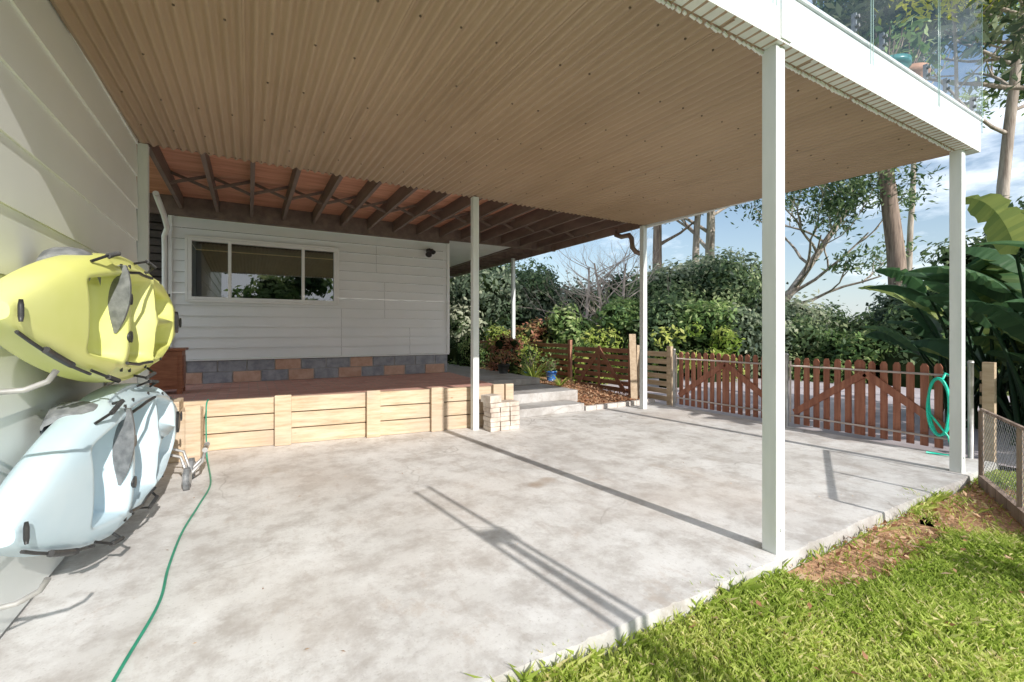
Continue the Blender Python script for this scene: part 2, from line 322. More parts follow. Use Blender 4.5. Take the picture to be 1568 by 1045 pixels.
# ------------------------------------------------------------ shed wall (left)
shed=empty('white_shed_building'); k=MB(); XW=-.92; bh=.305
z=0.02
while z<5.2:
    y0,y1=-4,5.50
    k.quad([(XW+.015,y0,z),(XW+.015,y1,z),(XW+.002,y1,z+bh),(XW+.002,y0,z+bh)])
    k.quad([(XW-.012,y0,z+.002),(XW-.012,y1,z+.002),(XW+.015,y1,z),(XW+.015,y0,z)])
    z+=bh
k.quad([(XW-.014,5.5,0),(-3.5,5.5,0),(-3.5,5.5,5.3),(XW-.014,5.5,5.3)])
k.quad([(XW-.02,-4,0),(XW-.02,5.5,0),(XW-.02,5.5,5.4),(XW-.02,-4,5.4)])
k.done('siding',[M_sideL],shed)
# ------------------------------------------------------------ carport / deck
deck=empty('carport_deck')
def ceilz(y): return 2.985+(y-1.56)*.028
def sheet(name,y0,y1,dz):
    k=MB(); xs=np.arange(XW+.01,5.80,.076/8); rows=[]
    for y in np.linspace(y0,y1,6): rows.append([(x,y,ceilz(y)+dz+.014*math.cos(2*math.pi*x/.076)) for x in xs])
    k.grid(rows); return k.done(name,[M_tan],deck)
sheet('corrugated_ceiling_front',1.50,3.62,0); sheet('corrugated_ceiling_back',3.57,5.56,.005)
k=MB()
for y in (1.75,2.35,2.95,3.6,4.3,4.95,5.45):
    for j in range(int(6.6/.228)):
        if random.random()<.15: continue
        x=-.85+j*.228; x=round(x/.076)*.076+.038
        k.lathe((x+random.uniform(-.003,.003),y+random.uniform(-.015,.015),ceilz(y)-.021),[(.004,0),(.007,.003),(.007,.008)],8)
k.done('screws',[M_screw],deck)
k=MB()
for xl in (-.1,.66,1.42,2.18,2.94,3.70,4.46,5.22):
    x=round(xl/.076)*.076+.038+.012; k.beam((x,1.52,ceilz(1.52)-.0135),(x,5.55,ceilz(5.55)-.0095),.010,.0025)
k.done('sheet_laps',[M_tan],deck)
k=MB(); k.box(XW,5.78,1.6,5.56,3.16,3.30); k.done('deck_slab_structure',[M_joist],deck)
k=MB(); k.box(-1.0,5.92,1.50,1.60,2.975,3.265); k.box(-1.0,5.95,1.485,1.62,3.268,3.29); k.done('fascia_beam',[M_fascia],deck,.004)
k=MB(); k.box(5.82,5.88,1.61,5.6,3.06,3.265); k.done('side_beam',[M_fascia],deck,.004)
k=MB(); x=-.9
while x<5.8:
    w=random.uniform(.02,.06); k.beam((x,1.61,2.966),(x+w,1.612,2.962-random.uniform(0,.008)),.014,random.uniform(.008,.022)); x+=random.uniform(.03,.07)
k.done('foam_closure_strip',[M_fascia],deck,.002)
k=MB()
jx=[-.86+.45*i for i in range(16)]
for x in jx: k.box(x-.022,x+.022,5.58,8.28,3.11,3.30)
for x in jx[:-1]:
    k.beam((x+.02,6.95,3.13),(x+.43,6.95,3.28),.025,.035,0,(0,0,1)); k.beam((x+.02,7.02,3.28),(x+.43,7.02,3.13),.025,.035,0,(0,0,1))
k.box(-1.6,3.38,8.285,8.345,3.02,3.30); k.box(3.38,5.9,8.285,8.345,3.08,3.30)
k.box(-.92,5.86,5.565,5.60,3.12,3.30,0)
for i in range(13):
    y=8.7+i*.45; k.box(4.98,5.82,y-.022,y+.022,3.14,3.3)
k.box(4.93,4.975,8.35,14.2,3.10,3.3)
k.done('joists',[M_joist],deck)
k=MB(); y=5.6
while y<14.2: 
    k.box(-1.7,5.9,y,y+.136,3.302,3.325); y+=.14
k.done('decking_boards',[M_deckb],deck)
k=MB(); k.box(3.39,4.93,8.36,14.2,3.13,3.15); k.done('white_soffit',[M_white],deck)
k=MB(); k.box(5.80,5.84,5.62,14.2,3.08,3.3); k.box(5.845,5.95,5.7,14.2,3.13,3.25)
k.tube([(5.80,6.25,3.16),(5.80,6.25,3.06),(5.79,6.1,3.0),(5.74,5.86,2.98),(5.70,5.76,2.9),(5.70,5.74,2.74),(5.72,5.68,2.66),(5.84,5.64,2.62),(5.86,5.63,2.54)],.043,12); k.done('gutter_and_elbow',[M_copper],deck)
def post(x,y,z1,w=.088,name='post'):
    k=MB(); k.box(x-w/2,x+w/2,y-w/2,y+w/2,.0,z1)
    k.tube([(x,y-w/2-.006,.14),(x,y+w/2+.006,.14)],.009,8,0)
    k.done(name,[M_post],deck,.004)
post(2.70,1.57,2.975); post(5.70,1.60,2.975); post(2.60,5.49,3.08,.085); post(5.76,5.55,3.08,.085); post(XW+.045,5.55,3.09,.08)
post(5.75,9.9,3.14,.08)
k=MB(); k.tube([(5.87,5.63,2.58),(5.87,5.63,.02)],.045,12); k.done('downpipe',[M_post],deck)
k=MB(); k.box(2.65,2.75,1.49,1.4985,2.99,3.25); k.done('post_bracket',[M_fascia],deck)
bal=empty('glass_balustrade'); k=MB(); g=MB(); x=-.9
while x<5.8:
    w=min(1.15,5.86-x); g.quad([(x,1.467,3.12),(x+w-.03,1.467,3.12),(x+w-.03,1.467,4.32),(x,1.467,4.32)])
    for xx in (x+.18,x+w-.22):
        for zz in (3.32,3.38): k.tube([(xx,1.455,zz),(xx,1.478,zz)],.012,10)
        k.box(xx-.008,xx+.008,1.472,1.50,3.29,3.41)
    for xx in (x,x+w-.03): k.tube([(xx,1.467,3.12),(xx,1.467,4.32)],.003,4,1)
    x+=w
y=1.5
while y<8:
    g.quad([(5.94,y,3.12),(5.94,y+1.1,3.12),(5.94,y+1.1,4.32),(5.94,y,4.32)])
    y+=1.13
g.done('glass_panels',[M_bal],bal); k.done('standoffs',[M_grey,M_edge],bal)
def pot(name,x,y,z,r,h,mat,plant=None,ps=.3,lm=L_mid):
    e=empty(name); k=MB(); k.lathe((x,y,z),[(r*.68,0),(r*.82,h*.4),(r*.95,h*.85),(r*1.08,h*.86),(r*1.08,h),(r*.93,h),(r*.9,h*.9)],24); k.done('pot',[mat],e)
    if plant:
        n=plant; C=rng.normal(size=(n,3))*np.array([ps*.4,ps*.4,ps*.35])+np.array([x,y,z+h+ps*.5])
        leafmesh('leaves',C,rng.normal(size=(n,3))+np.array([0,0,.5]),rng.uniform(.02,.055,n),rng.uniform(0,1,n),lm,e)
        k=MB()
        for q in range(7):
            a=q*.9; k.tube([(x,y,z+h*.8),(x+.1*math.cos(a),y+.1*math.sin(a),z+h+ps*.5),(x+ps*.4*math.cos(a),y+ps*.4*math.sin(a),z+h+ps*.9)],.006,5)
        k.done('stems',[M_bark2],e)
    return e
pot('terracotta_pot',5.35,1.85,3.33,.15,.40,M_terra,120,.35); pot('teal_pot',4.95,1.85,3.33,.15,.36,M_teal,100,.3)
# ------------------------------------------------------------ house
house=empty('white_weatherboard_house'); YW=8.40; WX0,WX1,WZ0,WZ1=-.79,1.32,1.785,2.72
k=MB(); bh=.165; z=.88; DP=.032
def wallboard(x0,x1,z0,z1,t0,t1):
    k.quad([(x0,YW-DP*t0,z0),(x1,YW-DP*t0,z0),(x1,YW-DP*t1,z1),(x0,YW-DP*t1,z1)])
    if t0>.99: k.quad([(x0,YW+.01,z0+.010),(x1,YW+.01,z0+.010),(x1,YW-DP,z0),(x0,YW-DP,z0)])
while z<3.1:
    zt=min(z+bh,3.10)
    cuts=sorted(set([z,zt]+[c for c in (WZ0,WZ1) if z<c<zt]))
    for c0,c1 in zip(cuts[:-1],cuts[1:]):
        t0=1-(c0-z)/bh*.97; t1=1-(c1-z)/bh*.97
        if c0>=WZ0-1e-6 and c1<=WZ1+1e-6: wallboard(-1.0,WX0,c0,c1,t0,t1); wallboard(WX1,3.37,c0,c1,t0,t1)
        else: wallboard(-1.0,3.37,c0,c1,t0,t1)
    z+=bh
k.box(3.36,3.41,YW-.05,YW+.02,.88,3.10); k.box(-1.03,-.985,YW-.05,YW+.02,.88,3.10)
k.quad([(3.39,YW,.88),(3.39,14.2,.88),(3.39,14.2,3.12),(3.39,YW,3.12)]); k.quad([(-1.01,YW,.5),(-1.01,14.2,.5),(-1.01,14.2,3.12),(-1.01,YW,3.12)])
k.box(-1.02,3.40,YW-.055,YW+.02,.855,.876)
k.done('weatherboards',[M_side],house)
k=MB()
for (xj,r0,r1) in ((1.40,0,5),(2.15,4,8),(2.62,0,3),(2.0,9,12)):
    for r_ in range(r0,r1): z=.88+r_*bh; k.quad([(xj,YW-DP-.001,z+.004),(xj+.004,YW-DP-.001,z+.004),(xj+.004,YW-DP*.05-.001,z+bh-.006),(xj,YW-DP*.05-.001,z+bh-.006)])
k.done('board_joints',[M_grey],house)
k=MB(); f=.045; xo0,xo1,zo0,zo1=WX0,WX1,WZ0,WZ1; ya,yb=YW-.055,YW+.03
k.box(xo0,xo1,ya,yb,zo1-f,zo1); k.box(xo0,xo1,ya,yb,zo0,zo0+f); k.box(xo0,xo0+f,ya+.001,yb,zo0+f,zo1-f); k.box(xo1-f,xo1,ya+.001,yb,zo0+f,zo1-f)
for xm in (-.257,.79): k.box(xm-.022,xm+.022,ya+.004,yb,zo0+f,zo1-f)
k.box(xo0-.03,xo1+.03,YW-.07,YW-.056,zo0-.035,zo0-.002)
k.box(xo0-.04,xo0-.003,YW-.05,YW-.0,zo0,zo1+.03); k.box(xo1+.003,xo1+.04,YW-.05,YW,zo0,zo1+.03); k.box(xo0-.002,xo1+.002,YW-.052,YW,zo1+.003,zo1+.035)
k.done('window_frame',[M_white],house,.003)
k=MB(); k.quad([(xo0+f,YW-.002,zo0+f),(xo1-f,YW-.002,zo0+f),(xo1-f,YW-.002,zo1-f),(xo0+f,YW-.002,zo1-f)]); k.done('window_glass',[M_glass],house)
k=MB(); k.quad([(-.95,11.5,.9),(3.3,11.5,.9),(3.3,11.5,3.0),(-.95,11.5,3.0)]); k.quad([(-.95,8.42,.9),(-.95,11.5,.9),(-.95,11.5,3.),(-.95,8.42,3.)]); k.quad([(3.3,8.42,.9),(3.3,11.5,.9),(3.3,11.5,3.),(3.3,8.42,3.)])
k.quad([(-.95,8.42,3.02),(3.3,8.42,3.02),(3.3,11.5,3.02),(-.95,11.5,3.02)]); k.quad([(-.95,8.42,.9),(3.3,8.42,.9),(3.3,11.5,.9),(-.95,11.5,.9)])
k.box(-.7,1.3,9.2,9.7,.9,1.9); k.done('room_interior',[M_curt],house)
k=MB(); k.box(-1.0,3.38,YW+.0,YW+.15,.4,.85,3); rr=random.Random(4)
for row in range(2):
    z=.505+row*.176; x=-1.0-(.2 if row else 0)
    while x<3.38:
        x0=max(x,-1.0); x1=min(x+.385,3.38)
        if x1-x0>.03: k.box(x0+.004,x1-.004,YW-.012-rr.uniform(0,.004),YW,z,z+.168,rr.choice((0,0,1,1,1,2)))
        x+=.393
k.done('block_foundation',[M_blockA,M_blockB,M_blockC,M_mortar],house,.004)
lt=empty('wall_light'); k=MB(); lx=2.98; k.lathe((lx,YW-.06,2.80),[(.03,0),(.05,.01),(.05,.07),(.03,.08)],16); k.tube([(lx,YW-.03,2.84),(lx,YW-.12,2.83)],.018,10)
k.tube([(lx,YW-.10,2.86),(lx-.03,YW-.17,2.79),(lx-.06,YW-.22,2.74)],[.03,.05,.06],14); k.tube([(lx+.04,YW-.10,2.86),(lx+.06,YW-.16,2.8)],[.025,.045],12); k.done('fixture',[M_black],lt)
k=MB(); 
for j in range(22): k.box(-3.4,-1.02,9.3-.05,9.3,.45+j*.125,.45+j*.125+.10,0)
k.box(-3.4,-1.02,9.31,9.35,.4,3.3)
k.box(-1.9,-1.82,9.0,9.2,.45,3.2); k.done('dark_louvre_screen',[M_dark])
k=MB(); k.tube([(-1.04,7.4,3.09),(-1.04,7.5,3.06),(-1.02,7.9,2.92),(-1.02,8.2,2.80),(-1.07,8.32,2.70),(-1.07,8.36,2.5),(-1.07,8.36,.55)],.035,10); k.done('white_downpipe',[M_white])
# ------------------------------------------------------------ terrace + retaining wall
def yw(x): return 5.98-.105*(x+.5)
k=MB(); k.quad([(-1.1,yw(-1.1)+.06,.50),(3.2,yw(3.2)+.06,.50),(3.42,YW,.50),(-3.4,YW,.50)]); k.quad([(-3.4,YW,.498),(3.42,YW,.498),(3.42,9.4,.498),(-3.4,9.4,.498)]); k.done('brick_paver_terrace',[M_pavers])
ret=empty('timber_retaining_wall'); k=MB(); rr=random.Random(2)
def sl(x0,x1,z0,z1,off,th):
    a=Vector((x0,yw(x0)+off,(z0+z1)/2)); b_=Vector((x1,yw(x1)+off,(z0+z1)/2)); k.beam(a,b_,th,z1-z0)
for r_ in range(3):
    for (x0,x1) in ((-.92,.40),(.403,1.36),(1.363,2.2),(2.203,3.18)):
        sl(x0,x1,.002+r_*.186,.176+r_*.186,rr.uniform(-.007,.007),.075)
for xc,w in ((.34,.17),(1.33,.16),(2.13,.17),(2.98,.16),(3.14,.12)):
    sl(xc-w/2,xc+w/2,.002,.575,-.07,.06)
k.done('sleepers',[M_pine],ret,.006)
k=MB(); k.box(-.93,-.42,5.58,5.90,.0,.50); k.box(-.55,-.42,5.545,5.578,.0,.56); k.box(-.93,-.60,5.60,5.95,.503,.60); k.done('timber_step_block',[M_pine],ret,.006)
k=MB(); k.box(-1.32,-.74,7.2,7.55,.56,1.05); k.box(-1.35,-.71,7.17,7.58,1.053,1.085)
for x0 in (-1.32,-.8): k.box(x0,x0+.06,7.19,7.25,.5,.558); k.box(x0,x0+.06,7.5,7.55,.5,.558)
k.box(-1.27,-.79,7.188,7.2,.60,.99); k.box(-.742,-.732,7.24,7.5,.6,.99); k.done('wooden_chest',[M_chest],None,.006)
k=MB(); rr=random.Random(5)
for l in range(6):
    for q in range(3):
        k.box(2.70+q*.145+rr.uniform(-.006,.006),2.838+q*.145,5.22+rr.uniform(-.01,.01),5.44+rr.uniform(-.01,.01),.002+l*.062,.06+l*.062)
k.box(2.66,2.85,5.22,5.42,.376,.47,0,.2); k.done('paver_stack',[M_stack],None,.004)
k=MB(); k.box(3.24,4.75,5.86,6.6,.001,.13); k.box(3.24,5.0,6.35,14,.002,.28); k.box(3.24,4.9,7.4,14,.282,.40); k.done('concrete_steps',[M_conc2],None,.01)
k=MB(); 
P=[[(x,y,.02+.02*math.sin(x*7)*math.cos(y*5)+.16*min(1,max(0,(y-6)/3))+random.uniform(-.01,.01)) for x in np.linspace(4.98,6.42,26)] for y in np.linspace(5.95,14,90)]
k.grid(P); P2=[[(x,y,.03+random.uniform(0,.02)) for x in np.linspace(4.76,5.0,5)] for y in np.linspace(5.95,6.36,6)]; k.grid(P2); k.done('mulch_bed',[M_mulch])
n=2500; mx_=rng.uniform(4.8,6.4,n); my_=rng.uniform(5.9,8.5,n)
leafmesh('mulch_chips',np.stack([mx_,my_,.05+.16*np.clip((my_-6)/3,0,1)+rng.uniform(0,.02,n)],1),rng.normal(size=(n,3))*.6+np.array([0,0,1]),rng.uniform(.015,.04,n),rng.uniform(0,1,n),L_litter)
k=MB()
for i in range(7): k.box(4.78+i*.235,4.78+i*.235+.225,5.86+i*.006,5.94+i*.006,.0,.075,0)
k.done('bed_edging',[M_blockC],None,.006)
# ------------------------------------------------------------ fences / gates
def picket_gate(name,y0,y1):
    e=empty(name); k=MB(); g=MB(); X=6.46; n=round((y1-y0)/.122); p=(y1-y0)/n; rr=random.Random(n)
    for i in range(n):
        y=y0+p*(i+.5); w=.034 if i!=n//2 else .055; h=.95+rr.uniform(-.008,.008); sl_=rr.uniform(-.004,.004)
        prof=[(y-w,.04),(y+w,.04),(y+w+sl_,h-.035),(y+w*.45+sl_,h),(y-w*.45+sl_,h),(y-w+sl_,h-.035)]
        k.quad([(X,a,b_) for a,b_ in reversed(prof)]); k.quad([(X+.02,a,b_) for a,b_ in prof])
        for j in range(6):
            a=prof[j];b_=prof[(j+1)%6]; k.quad([(X,a[0],a[1]),(X,b_[0],b_[1]),(X+.02,b_[0],b_[1]),(X+.02,a[0],a[1])])
    ym=(y0+y1)/2
    for ya in (y0+.04,y1-.04):
        A=Vector((X-.013,ya,.20)); B=Vector((X-.013,ym,.80)); k.beam(A,B,.085,.024,0,(1,0,0))
    for z in (.835,.16): g.tube([(X-.040,y0,z),(X-.040,y1,z)],.012,10)
    for y in (y0,y1): g.tube([(X-.040,y,.06),(X-.040,y,.90)],.012,10)
    k.done('pickets',[M_stain],e); g.done('frame',[M_rail],e); return e
picket_gate('picket_gate',3.60,5.42); picket_gate('picket_gate',1.78,3.50)
k=MB()
for y in (3.55,5.47,1.70): k.tube([(6.42,y,-.05),(6.42,y,.98)],.024,12); k.lathe((6.42,y,.98),[(.028,0),(.028,.01),(.02,.025)],12)
k.done('gate_posts',[M_galv])
def slat_fence(name,y0,y1,mat,x=6.5,brace=False,posts=(),zb=.1,h=1.0,n=7):
    e=empty(name); k=MB(); p=(h-zb)/n
    for i in range(n): k.box(x,x+.02,y0,y1,zb+i*p,zb+i*p+p*.66)
    for y in posts: k.box(x-.07,x-.003,y-.045,y+.045,-.05,h+.06)
    if brace:
        ym=(y0+y1)/2
        for ya in (y0+.1,y1-.1): k.beam((x-.02,ya,zb),(x-.02,ym,h-.08),.09,.024,0,(1,0,0))
        k.box(x-.035,x-.022,ym-.04,ym+.04,zb,h)
    k.done('timber',[mat],e,.003)
slat_fence('slat_fence',8.5,14,M_stain2,posts=(8.5,10.6,12.6),zb=.12,h=1.05)
slat_fence('slat_gate',6.62,8.38,M_stain2,brace=True,posts=(6.55,),zb=.08,h=1.0)
slat_fence('slat_fence',5.55,6.45,M_palet,posts=(5.6,6.4),zb=.05,h=.98)
slat_fence('slat_fence',1.565,1.66,M_palet,x=6.52,posts=(1.58,),zb=.05,h=.93)
k=MB(); k.beam((6.15,6.15,.05),(6.30,6.35,1.25),.12,.04); k.done('timber_plank',[M_palet])
k=MB(); pts=[]
for i in range(150):
    t=i/150*2*math.pi*5; rr_=.12+.012*math.sin(i*.31); pts.append((6.36+.018*math.sin(i*.13),1.93+rr_*math.cos(t)*.75,.50+.29*math.sin(t)+.02*math.cos(i*.2)))
k.tube(pts,.011,6); k.tube([(6.36,1.9,.8),(6.37,1.88,.86),(6.40,1.86,.84)],.012,6); k.tube([pts[-1],(6.34,1.85,.2),(6.3,1.8,.02),(6.25,2.0,.015)],.011,6); k.done('coiled_garden_hose',[M_hoseT])
wf=empty('wire_mesh_fence'); k=MB(); A=Vector((5.62,1.42,0)); B=Vector((4.05,.62,0)); d=(B-A); L=d.length; d.normalize(); g=MB()
k.beam(A+Vector((0,0,-.02)),B+Vector((0,0,-.02)),.04,.10); k.beam(A+Vector((0,0,.61)),B+Vector((0,0,.61)),.022,.022)
for s_ in (0,.5,1): k.beam(A+d*L*s_+Vector((0,0,-.08)),A+d*L*s_+Vector((0,0,.60)),.03,.03,0,(1,0,0))
i=0.0
while i<L+.6:
    for sg in (1,-1):
        P=[]
        for q in np.linspace(0,.58,9):
            s_=(i-q) if sg>0 else (i-.58+q)
            if 0<=s_<=L: P.append(A+d*s_+Vector((0,0,.04+q))+Vector((-d.y,d.x,0))*.004*sg)
        if len(P)>1: g.tube(P,.0016,4,cap=False)
    i+=.055
k.done('frame',[M_bark2],wf); g.done('wires',[M_grey],wf)
# ------------------------------------------------------------ kayaks
def kayak(name,zc,mat,y0,L,W,H,yaw):
    e=empty(name); k=MB(); nT,nS=170,80; XB=XW+.03
    def hw(t): return W*max(0.0,1-abs(2*t-1.0)**1.75)**.9
    def sm(a,b_,x): 
        q=min(1,max(0,(x-a)/(b_-a))); return q*q*(3-2*q)
    def well(t,a,b_,e_=.014): return sm(a-e_,a+e_,t)*(1-sm(b_-e_,b_+e_,t))
    def surf(t,th):
        w=hw(t)+.035; u=math.cos(th); s_=math.sin(th)
        u=math.copysign(abs(u)**.75,u)
        rock=.12*abs(2*t-1)**2.2
        hh=H*(.30+.70*min(1,w/W*1.05))
        if s_>=0:
            v=hh*.55+ (abs(s_)**.55)*hh*.45
            au=abs(u)
            rec=.22*well(t,.40,.59)*(1-sm(.62,.74,au))
            rec+=.16*well(t,.19,.375)*(1-sm(.66,.78,au))*sm(.10,.18,au)
            rec+=.15*well(t,.64,.79)*(1-sm(.58,.70,au))
            rec+=.035*well(t,.30,.66)*sm(.80,.86,au)*(1-sm(.93,1.0,au))
            v-=rec*min(1,w/W*1.15)
        else: v=hh*.55-(abs(s_)**.6)*hh*.55*(1-.14*abs(math.sin(u*5)))
        y=y0+(1-t)*L
        return (XB+rock+v+(y-y0-.9)*math.tan(yaw),y,zc+u*w)
    ts=[.5-.5*math.cos(math.pi*i/(nT-1)) for i in range(nT)]; ts=[.35*t+.65*i/(nT-1) for i,t in enumerate(ts)]
    rows=[[surf(t,2*math.pi*j/nS) for j in range(nS)] for t in ts]
    k.grid(rows,0,True,True); k.quad(rows[0]); k.quad(rows[-1][::-1]); k.done('hull',[mat],e)
    b_=MB(); XD=XB+H+.03
    def gp(t,u,off=.0):
        x,y,z=surf(t,math.acos(max(-1,min(1,math.copysign(abs(u)**(1/.75),u))))); return Vector((x+off,y,z))
    for t0,u0 in ((.36,.95),(.66,.95),(.36,-.95),(.66,-.95)):
        a=gp(t0,u0,.012); c_=gp(t0+.10,u0,.012); m1=a.lerp(c_,.2)+Vector((.05,0,.03*u0)); m2=a.lerp(c_,.8)+Vector((.05,0,.03*u0)); b_.tube([a,m1,m2,c_],.007,8)
        for q in range(14):
            pc=m1.lerp(m2,q/13); b_.tube([pc-Vector((0,.004,0)),pc+Vector((0,.004,0))],.012,8)
    for t0,s_ in ((.02,1),(.98,-1)):
        a=gp(t0,.0,.0); c0=a+Vector((.01,s_*.04,0)); b_.tube([a,c0],.005,6)
        b_.tube([c0+Vector((0,-.0,-.04)),c0+Vector((0,0,-.02)),c0+Vector((0,0,.02)),c0+Vector((0,0,.04))],[.006,.009,.009,.006],8)
    P=[gp(t,-.97,.012)+Vector((.006,0,-.012)) for t in np.linspace(.98,.76,8)]; b_.tube(P,.007,6)
    P=[gp(t,-.97,.02)+Vector((.01,0,-.015)) for t in np.linspace(.92,.84,6)]; b_.tube(P,.014,8)
    for u in (.72,-.72): b_.tube([gp(.62,u,.01),gp(.56,u*1.02,.03),gp(.50,u,.03),gp(.42,u*1.05,.01)],.009,6)
    for u in (.82,-.82):
        for t0 in (.20,.32,.44,.56,.62): 
            c0=gp(t0,u,0); b_.tube([c0,c0+Vector((.010,0,0))],.012,10)
    c0=gp(.12,.0,0); b_.tube([c0+Vector((-.02,0,0)),c0+Vector((.012,0,0)),c0+Vector((.016,0,0))],[.085,.085,.06],24)
    for u in (.3,-.3):
        c0=gp(.615,u,0); b_.tube([c0+Vector((-.01,0,0)),c0+Vector((.01,.0,0))],[.032,.032],16)
    b_.done('fittings',[M_black],e)
    s_=MB(); P=[]; yb_=y0+L*.39
    for i in range(11):
        q=(i/10-.5)*2; P.append([(XD-.15+j*.030*(1-.3*q*q)+.02*q,yb_-.05*(1-q*q)-j*.016,zc+.10+q*W*.55) for j in range(6)])
    s_.grid(P); P2=[[ (p[0],p[1]+.035,p[2]) for p in row] for row in P]; s_.grid(P2)
    s_.grid([[r[-1] for r in P],[r[-1] for r in P2]]); s_.grid([P[0],P2[0]]); s_.grid([P[-1],P2[-1]])
    P=[[Vector((XD-.22+.04*math.sin(3*u_),yb_-.30+.20*q,zc+W*.88+.05*math.sin(math.pi*q)-.10*u_*u_)) +Vector((u_*.09,0,0)) for u_ in np.linspace(-1,1,9)] for q in np.linspace(0,1,9)]; s_.grid(P)
    P2=[[p+Vector((0,0,-.03)) for p in row] for row in P]; s_.grid(P2); s_.grid([P[0],P2[0]]); s_.grid([P[-1],P2[-1]]); s_.grid([[r[-1] for r in P],[r[-1] for r in P2]])
    P=[[Vector((XD-.185,y0+L*(.44+.13*q),zc+u*W*.5)) for u in np.linspace(-1,1,7)] for q in np.linspace(0,1,6)]; s_.grid(P)
    s_.done('seat',[M_grey],e)
    return e
kayak('yellow_kayak',1.375,M_yel,2.26,2.55,.335,.31,R(4.5)); kayak('blue_kayak',.57,M_lb,2.30,2.55,.375,.32,R(4.5))
def hook(y,z,l=.26):
    k=MB(); k.box(XW+.015,XW+.025,y-.03,y+.03,z-.10,z+.10)
    k.tube([(XW+.02,y,z),(XW+l*.6,y,z-.02),(XW+l*.85,y,z-.015),(XW+l,y,z+.01),(XW+l+.02,y,z+.045)],.009,8); k.tube([(XW+.02,y,z-.08),(XW+l*.5,y,z-.025)],.006,8); k.done('wall_hook',[M_galv])
hook(2.02,1.13,.36); hook(2.02,.46,.34); hook(4.4,.98,.2); hook(4.4,.14,.2)
tr_=empty('kayak_trolley'); k=MB(); cx,cy=-.44,4.75
for dy in (-.17,.17):
    k.tube([(cx-.02,cy+dy,.09),(cx+.02,cy+dy,.09)],.09,20,1); k.tube([(cx-.03,cy+dy,.09),(cx+.03,cy+dy,.09)],.055,14,0)
k.tube([(cx,cy-.2,.09),(cx,cy+.2,.09)],.012,8)
for dy in (-.1,.1):
    k.tube([(cx,cy+dy,.09),(cx-.05,cy+dy,.26),(cx-.2,cy+dy,.32)],.012,8); k.tube([(cx,cy+dy,.09),(cx+.1,cy+dy,.2),(cx+.12,cy+dy,.30)],.012,8)
k.tube([(cx-.2,cy-.12,.32),(cx-.2,cy+.12,.32)],.022,8); k.tube([(cx+.12,cy-.12,.30),(cx+.12,cy+.12,.30)],.022,8)
k.done('frame_and_wheels',[M_galv,M_grey],tr_)
def smooth(pts,n=12):
    out=[];P=[Vector(p) for p in pts]; P=[P[0]]+P+[P[-1]]
    for i in range(1,len(P)-2):
        for j in range(n):
            t=j/n; out.append(.5*((2*P[i])+(-P[i-1]+P[i+1])*t+(2*P[i-1]-5*P[i]+4*P[i+1]-P[i+2])*t*t+(-P[i-1]+3*P[i]-3*P[i+1]+P[i+2])*t**3))
    out.append(P[-2]); return out
k=MB(); k.tube(smooth([(-.36,5.62,.60),(-.37,5.52,.55),(-.37,5.49,.3),(-.36,5.44,.06),(-.33,5.2,.012),(-.28,4.6,.012),(-.32,4.1,.012),(-.37,3.6,.012),(-.38,3.1,.012),(-.37,2.7,.012),(-.43,2.2,.012),(-.5,1.5,.012)]),.007,8); k.done('garden_hose',[M_hose])
k=MB()
for x0,x1,h,w in ((1.70,1.72,2.46,.017),(1.90,1.86,2.50,.017)): k.tube([(x0,-1.2,-.1),(x1,-1.2,h)],w,10)
k.box(1.70,1.90,-1.215,-1.185,1.88,1.98); k.box(1.775,1.825,-1.22,-1.18,-.1,1.88); k.done('clothesline_post',[M_galv])
# ------------------------------------------------------------ vegetation
def B(name,be,r,w,h,mat,nb=14,dens=80,size=.10,z0=-.1,dp=None):
    x,y=at(be,r); bush(name,x,y,w,dp or w*.8,h,mat,nb,dens,size,z0)
for be,r,w,h,mt in ((20.5,17.5,4.5,4.1,L_dark),(26,17,4.6,3.9,L_gum),(31.5,18,4.5,4.2,L_dark),(37,18.5,5,3.2,L_gum),(42.5,19,5,3.1,L_mid),(47,18,4.5,3.9,L_dark),(51.5,19,5,4.6,L_gum),(56,19,4.6,3.9,L_dark),(59.5,20,4,2.7,L_gum),(63,22,4,2.2,L_dark),(66.5,24,4.5,1.7,L_gum),(70,21,4,2.3,L_dark),(73.5,18,4,3.0,L_gum),(78,17,5,4.5,L_dark)): B('hedge_shrub',be,r,w,h,mt,24,80)
for be,r,w,h,mt in ((38.5,14,2.4,2.3,L_mid),(44,14.5,2.4,2.6,L_mid),(48.5,14.6,2.6,2.5,L_dark),(52.5,14.8,3,2.2,L_mid),(57.5,15.2,2.8,2.2,L_gum),(62,15.8,3,1.6,L_dark),(67,15.5,3,1.4,L_mid),(71.5,15,2.6,1.9,L_dark)): B('garden_shrub',be,r,w,h,mt,18,110,.085)
B('lime_shrub',53.2,13.2,1.5,1.7,L_lime,11,150,.06); B('lime_shrub',40.5,12.2,1.5,1.55,L_lime,11,130,.06); B('lime_shrub',49.0,11.4,.9,2.1,L_lime,9,70,.07)
B('lime_shrub',36.5,15,1.8,2.0,L_mid,9,110,.07); B('red_leaf_shrub',32.5,14.5,1.6,2.0,L_red,9,90,.07)
def near(name,x,y,w,h,mat,size=.04,dens=240,nb=12,z0=.15): bush(name,x,y,w,w*.9,h,mat,nb,dens,size,z0)
near('red_leaf_shrub',5.30,9.4,.95,1.35,L_red,.045); near('garden_bush',5.9,9.6,1.0,1.0,L_lime); near('garden_bush',5.2,11.4,1.2,1.2,L_mid); near('garden_bush',6.1,10.8,1.2,1.4,L_lime)
near('garden_bush',5.3,13,1.4,1.6,L_dark)
